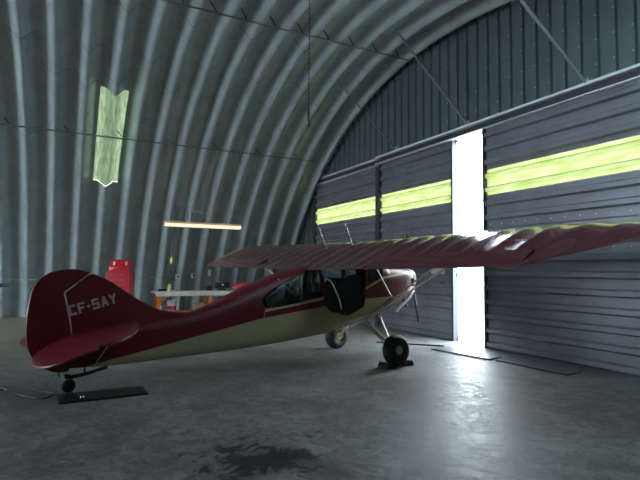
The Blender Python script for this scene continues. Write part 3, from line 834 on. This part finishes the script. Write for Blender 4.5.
tag(finish('power_cord', bm, M['rubber']), 'dark cord looped on the floor behind the tailwheel', 'cord')
bm = bmesh.new(); tube(bm, smoothpath([(-7.62, -1.5, .016), (-7.50, -1.1, .016), (-7.40, -.80, .016), (-7.37, -.66, .05), (-7.33, -.60, .016)], 5), .014, 8); tube(bm, [(-7.42, -.85, .02), (-7.35, -.80, .07)], .012, 6)
tag(finish('metal_tow_hook', bm, M['silver']), 'pale metal rod and hook lying at the end of the dark cord', 'hook')
bm = bmesh.new(); P0 = pw(0, -4.97, .235); tube(bm, smoothpath([tuple(P0), (-7.17, -.10, .16), (-7.18, -.20, .06), (-7.2, -.27, .03)], 6), .006, 6)
tag(finish('tether_line', bm, M['black']), 'thin black line from the tailwheel down to the floor cord', 'line')
def plate(label, pts, z=.03):
    bm = bmesh.new(); slab(bm, pts, z-.004, 'Z', z/2+.001); o = finish('floor_sheet', bm, M['plate'], smooth=False, bevel=.004); tag(o, label, 'sheet', 'flat sheets on the floor by the doors')
plate('dark flat sheet on the floor below the right hangar door', [(-6.33, 6.66), (-4.98, 6.70), (-5.05, 7.13), (-6.45, 7.05)])
plate('dark flat sheet on the floor in front of the bright gap', [(-7.75, 6.42), (-6.42, 6.60), (-6.53, 7.02), (-7.86, 6.80)])
bm = bmesh.new(); tube(bm, [(-8.95, 5.95, .016), (-7.95, 6.92, .016)], .015, 6)
tag(finish('flat_bar', bm, M['dark']), 'thin dark bar lying on the floor behind the near wheel', 'bar')

# ------------------------------------------------------------------ along the far wall
def chest():
    t = thing('tool_chest', 'tall red tool cabinet with a smaller red top chest against the ribbed wall', 'tool chest', (-16.05, 1.48, 0), math.radians(-24))
    bm = bmesh.new(); box(bm, (0, 0, .76), (.45, .68, 1.36)); finish('cabinet', bm, M['chest'], t, bevel=.012)
    z = .16
    for h in (.28, .26, .16, .16, .14, .14, .14):
        bm = bmesh.new(); box(bm, (.232, -.03, z+h/2), (.02, .54, h-.02)); d = finish('drawer', bm, M['chest'], t, bevel=.005)
        bm = bmesh.new(); box(bm, (.25, -.03, z+h-.035), (.022, .50, .016)); finish('handle', bm, M['dark'], d)
        z += h
    bm = bmesh.new(); slab(bm, [(-.20, 1.44), (.20, 1.44), (.20, 1.56), (.06, 1.80), (-.20, 1.80)], .58, 'Y', 0)
    finish('top_box', bm, M['chest'], t, bevel=.01)
    for y in (-.16, .2):
        bm = bmesh.new(); box(bm, (.135, y, 1.68), (.012, .06, .12), Matrix.Rotation(-.53, 3, 'Y')); finish('sticker', bm, M['white'], t, smooth=False)
    for sx in (-.17, .17):
        for sy in (-.28, .28):
            bm = bmesh.new(); cyl(bm, (sx, sy-.02, .04), (sx, sy+.02, .04), .04, n=14); box(bm, (sx, sy, .075), (.05, .05, .03)); finish('caster', bm, M['black'], t)
chest()
BX, BY0, BY1, BZ = -16.0, 2.40, 5.9, .84
t = thing('workbench', 'long grey-topped workbench with orange legs along the ribbed wall', 'workbench', (BX, BY0, 0))
bm = bmesh.new(); box(bm, (0, (BY1-BY0)/2, BZ-.03), (.75, BY1-BY0, .06)); finish('bench_top', bm, M['bench'], t, bevel=.006)
bm = bmesh.new(); box(bm, (0.33, (BY1-BY0)/2, BZ-.10), (.04, BY1-BY0-.1, .09)); finish('apron', bm, M['bench'], t)
for y in (.14, 1.72, 3.3):
    for x in (-.30, .30):
        bm = bmesh.new(); box(bm, (x, y, (BZ-.06)/2), (.08, .09, BZ-.06)); finish('leg', bm, M['orange'], t, bevel=.005)
bm = bmesh.new(); box(bm, (.30, .30, .62), (.04, .07, .36), Matrix.Rotation(-.8, 3, 'X')); finish('corner_brace', bm, M['orange'], t)
bm = bmesh.new(); box(bm, (0, (BY1-BY0)/2, .20), (.62, BY1-BY0-.2, .035)); finish('shelf', bm, M['orange'], t, bevel=.005)
def bucket(name, loc, r, h, m, label, cat, band=None, lid=None):
    t = thing(name, label, cat, loc)
    bm = bmesh.new(); lathe(bm, [(0, r*.84), (h*.9, r*.98), (h*.9, r*1.05), (h, r*1.05), (h, r*.95), (.01, r*.8), (.01, 0)], 'Z', n=28); finish('body', bm, m, t)
    if band: bm = bmesh.new(); lathe(bm, [(h*.12, r*.868), (h*.5, r*.93), (h*.5, r*.94), (h*.12, r*.88), (h*.12, r*.868)], 'Z', n=28); finish('printed_band', bm, band, t)
    if lid: bm = bmesh.new(); lathe(bm, [(h, r*1.0), (h+.02, r*1.0), (h+.02, r*.4), (h+.06, r*.35), (h+.06, 0)], 'Z', n=20); finish('cap', bm, lid, t)
bucket('bucket', (-15.95, 2.98, .22), .15, .33, M['white'], 'white bucket with a red band on the shelf under the workbench', 'bucket', M['pink'])
bucket('jug', (-15.9, 2.63, .22), .07, .18, M['white'], 'small white jug beside the orange bench leg', 'jug', None, M['orange'])
bucket('spray_can', (-15.85, 2.88, BZ), .055, .17, M['yellow'], 'yellow-green can standing on the workbench', 'can', None, M['white'])
bm = bmesh.new(); box(bm, (0, 0, .12), (.3, .32, .24)); tag(finish('cardboard_box', bm, M['card'], bevel=.008), 'brown box on the shelf under the middle of the workbench', 'box').location = (-15.95, 3.80, .22)
bm = bmesh.new(); box(bm, (0, 0, .11), (.16, .10, .22)); box(bm, (0, .0, .25), (.06, .06, .1)); tag(finish('bottle', bm, M['chest'], bevel=.02), 'dark red bottle behind the brown box under the workbench', 'bottle').location = (-16.1, 4.02, .22)
# things on the bench
def lump(name, label, cat, loc, parts, m):
    bm = bmesh.new()
    for c, s in parts:
        vs = bmesh.ops.create_icosphere(bm, subdivisions=3, radius=.5)['verts']
        bmesh.ops.transform(bm, matrix=Matrix.Translation(c) @ Matrix.Diagonal((*s, 1)), verts=vs)
        for v in vs: v.co += Vector((random.uniform(-1, 1), random.uniform(-1, 1), random.uniform(-1, 1)))*.008; v.co.z = max(0, v.co.z)
    tag(finish(name, bm, m), label, cat).location = loc
t = thing('grinder', 'black bench grinder with a pale cap at the right end of the workbench', 'grinder', (-15.9, 4.55, BZ))
bm = bmesh.new(); box(bm, (0, 0, .03), (.2, .22, .06)); cyl(bm, (0, -.12, .17), (0, .12, .17), .075, n=20); box(bm, (0, 0, .09), (.1, .12, .1)); finish('body', bm, M['black'], t)
for s in (-1, 1):
    bm = bmesh.new(); cyl(bm, (0, s*.15, .17), (0, s*.21, .17), .10, n=24); finish('guard', bm, M['black'], t)
bm = bmesh.new(); cyl(bm, (.07, 0, .19), (.10, 0, .19), .035, n=14); finish('badge', bm, M['white'], t)
lump('cloth_bag', 'crumpled red cloth bag on the workbench beside the black grinder', 'bag', (-15.9, 5.18, BZ), [((0, 0, .12), (.35, .52, .24)), ((.05, .12, .17), (.25, .3, .22)), ((0, -.14, .10), (.3, .3, .2))], M['pink'])
lump('rag', 'dark crumpled rag at the left part of the bench top', 'rag', (-15.9, 2.66, BZ), [((0, 0, .03), (.2, .26, .07)), ((.03, .08, .04), (.12, .12, .08))], M['black'])
lump('tool_bag', 'small black tool bag left of the bench grinder', 'bag', (-15.95, 4.13, BZ), [((0, 0, .07), (.25, .24, .15)), ((0, .02, .12), (.18, .14, .1))], M['black'])
def bx(name, label, cat, s, loc, m, bev=.01):
    bm = bmesh.new(); box(bm, (0, 0, 0), s); o = finish(name, bm, m, bevel=bev); tag(o, label, cat).location = loc; return o
# wall fittings
def walls(z, dr=0.03):
    t_ = ang(z); return arch(t_, RR-dr)[0]
def outlet(label, y, z):
    t = thing('outlet_box', label, 'outlet', (walls(z), y, z), 0, 'outlet boxes above the workbench')
    bm = bmesh.new(); box(bm, (.03, 0, 0), (.08, .14, .16)); finish('box_body', bm, M['white'], t, bevel=.008)
    bm = bmesh.new(); box(bm, (.075, 0, 0), (.01, .05, .09)); finish('socket', bm, M['black'], t)
outlet('white outlet box on the wall left of the two above the bench', 3.42, 1.27)
outlet('white outlet box on the wall right of the two above the bench', 3.95, 1.30)
bx('thermostat', 'tall white switch on the wall right of both outlet boxes', 'switch', (.05, .07, .2), (walls(1.4, .06), 4.50, 1.40), M['white'])
bm = bmesh.new(); tube(bm, smoothpath([(walls(1.15)+.03, -6, 1.14), (walls(1.15)+.03, -2, 1.16), (walls(1.15)+.03, 1.0, 1.17), (walls(1.25)+.03, 3.32, 1.27)], 8), .013, 6)
tag(finish('cable', bm, M['cable']), 'thin pale cable stretched along the ribbed wall to the outlet', 'cable')
t = thing('hanging_work_light', 'yellow-green work light hanging on black cords over the workbench', 'work light', (-15.9, 2.93, 1.80))
bm = bmesh.new(); lathe(bm, [(-.10, .02), (-.07, .045), (.03, .05), (.08, .03), (.12, .02)], 'Z', n=16); finish('handle', bm, M['yellow'], t)
bm = bmesh.new(); ztp = archz(-15.9)-.06-1.80
tube(bm, smoothpath([(0, 0, .1), (0.02, .03, .5), (0, .05, 1.0), (0, .1, ztp)], 6), .008, 6); tube(bm, smoothpath([(0, 0, -.1), (.02, -.05, -.3), (-.1, .15, -.5), (walls(1.27)+15.9+.08, .47, -.52)], 6), .008, 6)
finish('cord', bm, M['black'], t)
# long lamp
LX, LY0, LY1, LZ = -15.0, 2.50, 4.86, 2.90
t = thing('strip_lamp', 'long pale strip lamp hanging in front of the ribbed wall', 'lamp', (LX, LY0, LZ))
bm = bmesh.new(); L_ = LY1-LY0
slab(bm, [(-.07, -.02), (.07, -.02), (.11, -.10), (.09, -.10), (.05, .0), (.04, .04), (-.04, .04), (-.05, 0), (-.09, -.10), (-.11, -.10)], L_, 'Y', L_/2); finish('reflector_housing', bm, M['lamp'], t, smooth=False)
bm = bmesh.new(); slab(bm, [(-.10, -.025), (.10, -.025), (.115, -.11), (-.115, -.11)], L_-.06, 'Y', L_/2)
M['diffuser'] = mat('lit_diffuser', (0.8, 0.7, 0.55), 0.5, emit=(1.0, 0.70, 0.45), estr=1.0)
finish('diffuser', bm, M['diffuser'], t, smooth=False)
M['tubeglow'] = mat('fluorescent_tube', (0.9, 0.85, 0.75), 0.4, emit=(1.0, 0.80, 0.58), estr=1.1)
for s in (-.03, .03):
    bm = bmesh.new(); cyl(bm, (s, .04, -.05), (s, L_-.04, -.05), .017, n=10); finish('tube', bm, M['tubeglow'], t)
bm = bmesh.new(); xr = walls(3.4, 0)-LX
tube(bm, smoothpath([(0, L_*.52, .04), (0, L_*.52, .22), (-.12, L_*.46, .36), (xr+.1, L_*.28, .55), (xr, L_*.26, .60)], 6), .012, 6); finish('support_arm', bm, M['cable'], t)
bm = bmesh.new(); tube(bm, smoothpath([(xr+.02, L_*.26, .60), (xr-.1, L_*.25, .1), (xr-.55, L_*.20, -.9), (xr-.85, L_*.17, -1.45)], 6), .008, 6); finish('power_lead', bm, M['black'], t)
# pointed board at the left frame edge, on a trestle
t = thing('trestle', 'dark trestle carrying a pointed blue-grey board at the far left', 'trestle', (-11.9, -2.9, 0))
bm = bmesh.new()
for s in (-.3, .3):
    for q in (-.25, .25): tube(bm, [(s, q, 0.0), (s, q*.2, 1.01)], .025, 8)
box(bm, (0, 0, 1.015), (.8, .08, .06)); finish('trestle_frame', bm, M['dark'], t)
bm = bmesh.new(); rows = []
for y, w_ in ((-4.5, .26), (-2.0, .25), (-1.6, .22), (-1.3, .16), (-1.08, .07), (-1.02, .02)):
    rows.append([(-11.9+w_*math.cos(a), y, 1.185+(.03+.14*w_)*math.sin(a)+(y+1.02)*.03) for a in [2*math.pi*k/16 for k in range(17)]])
grid(bm, rows); bmesh.ops.remove_doubles(bm, verts=bm.verts, dist=1e-5); bmesh.ops.holes_fill(bm, edges=bm.edges)
tag(finish('pointed_board', bm, M['blue']), 'pointed blue-grey board poking in at the left edge', 'board')
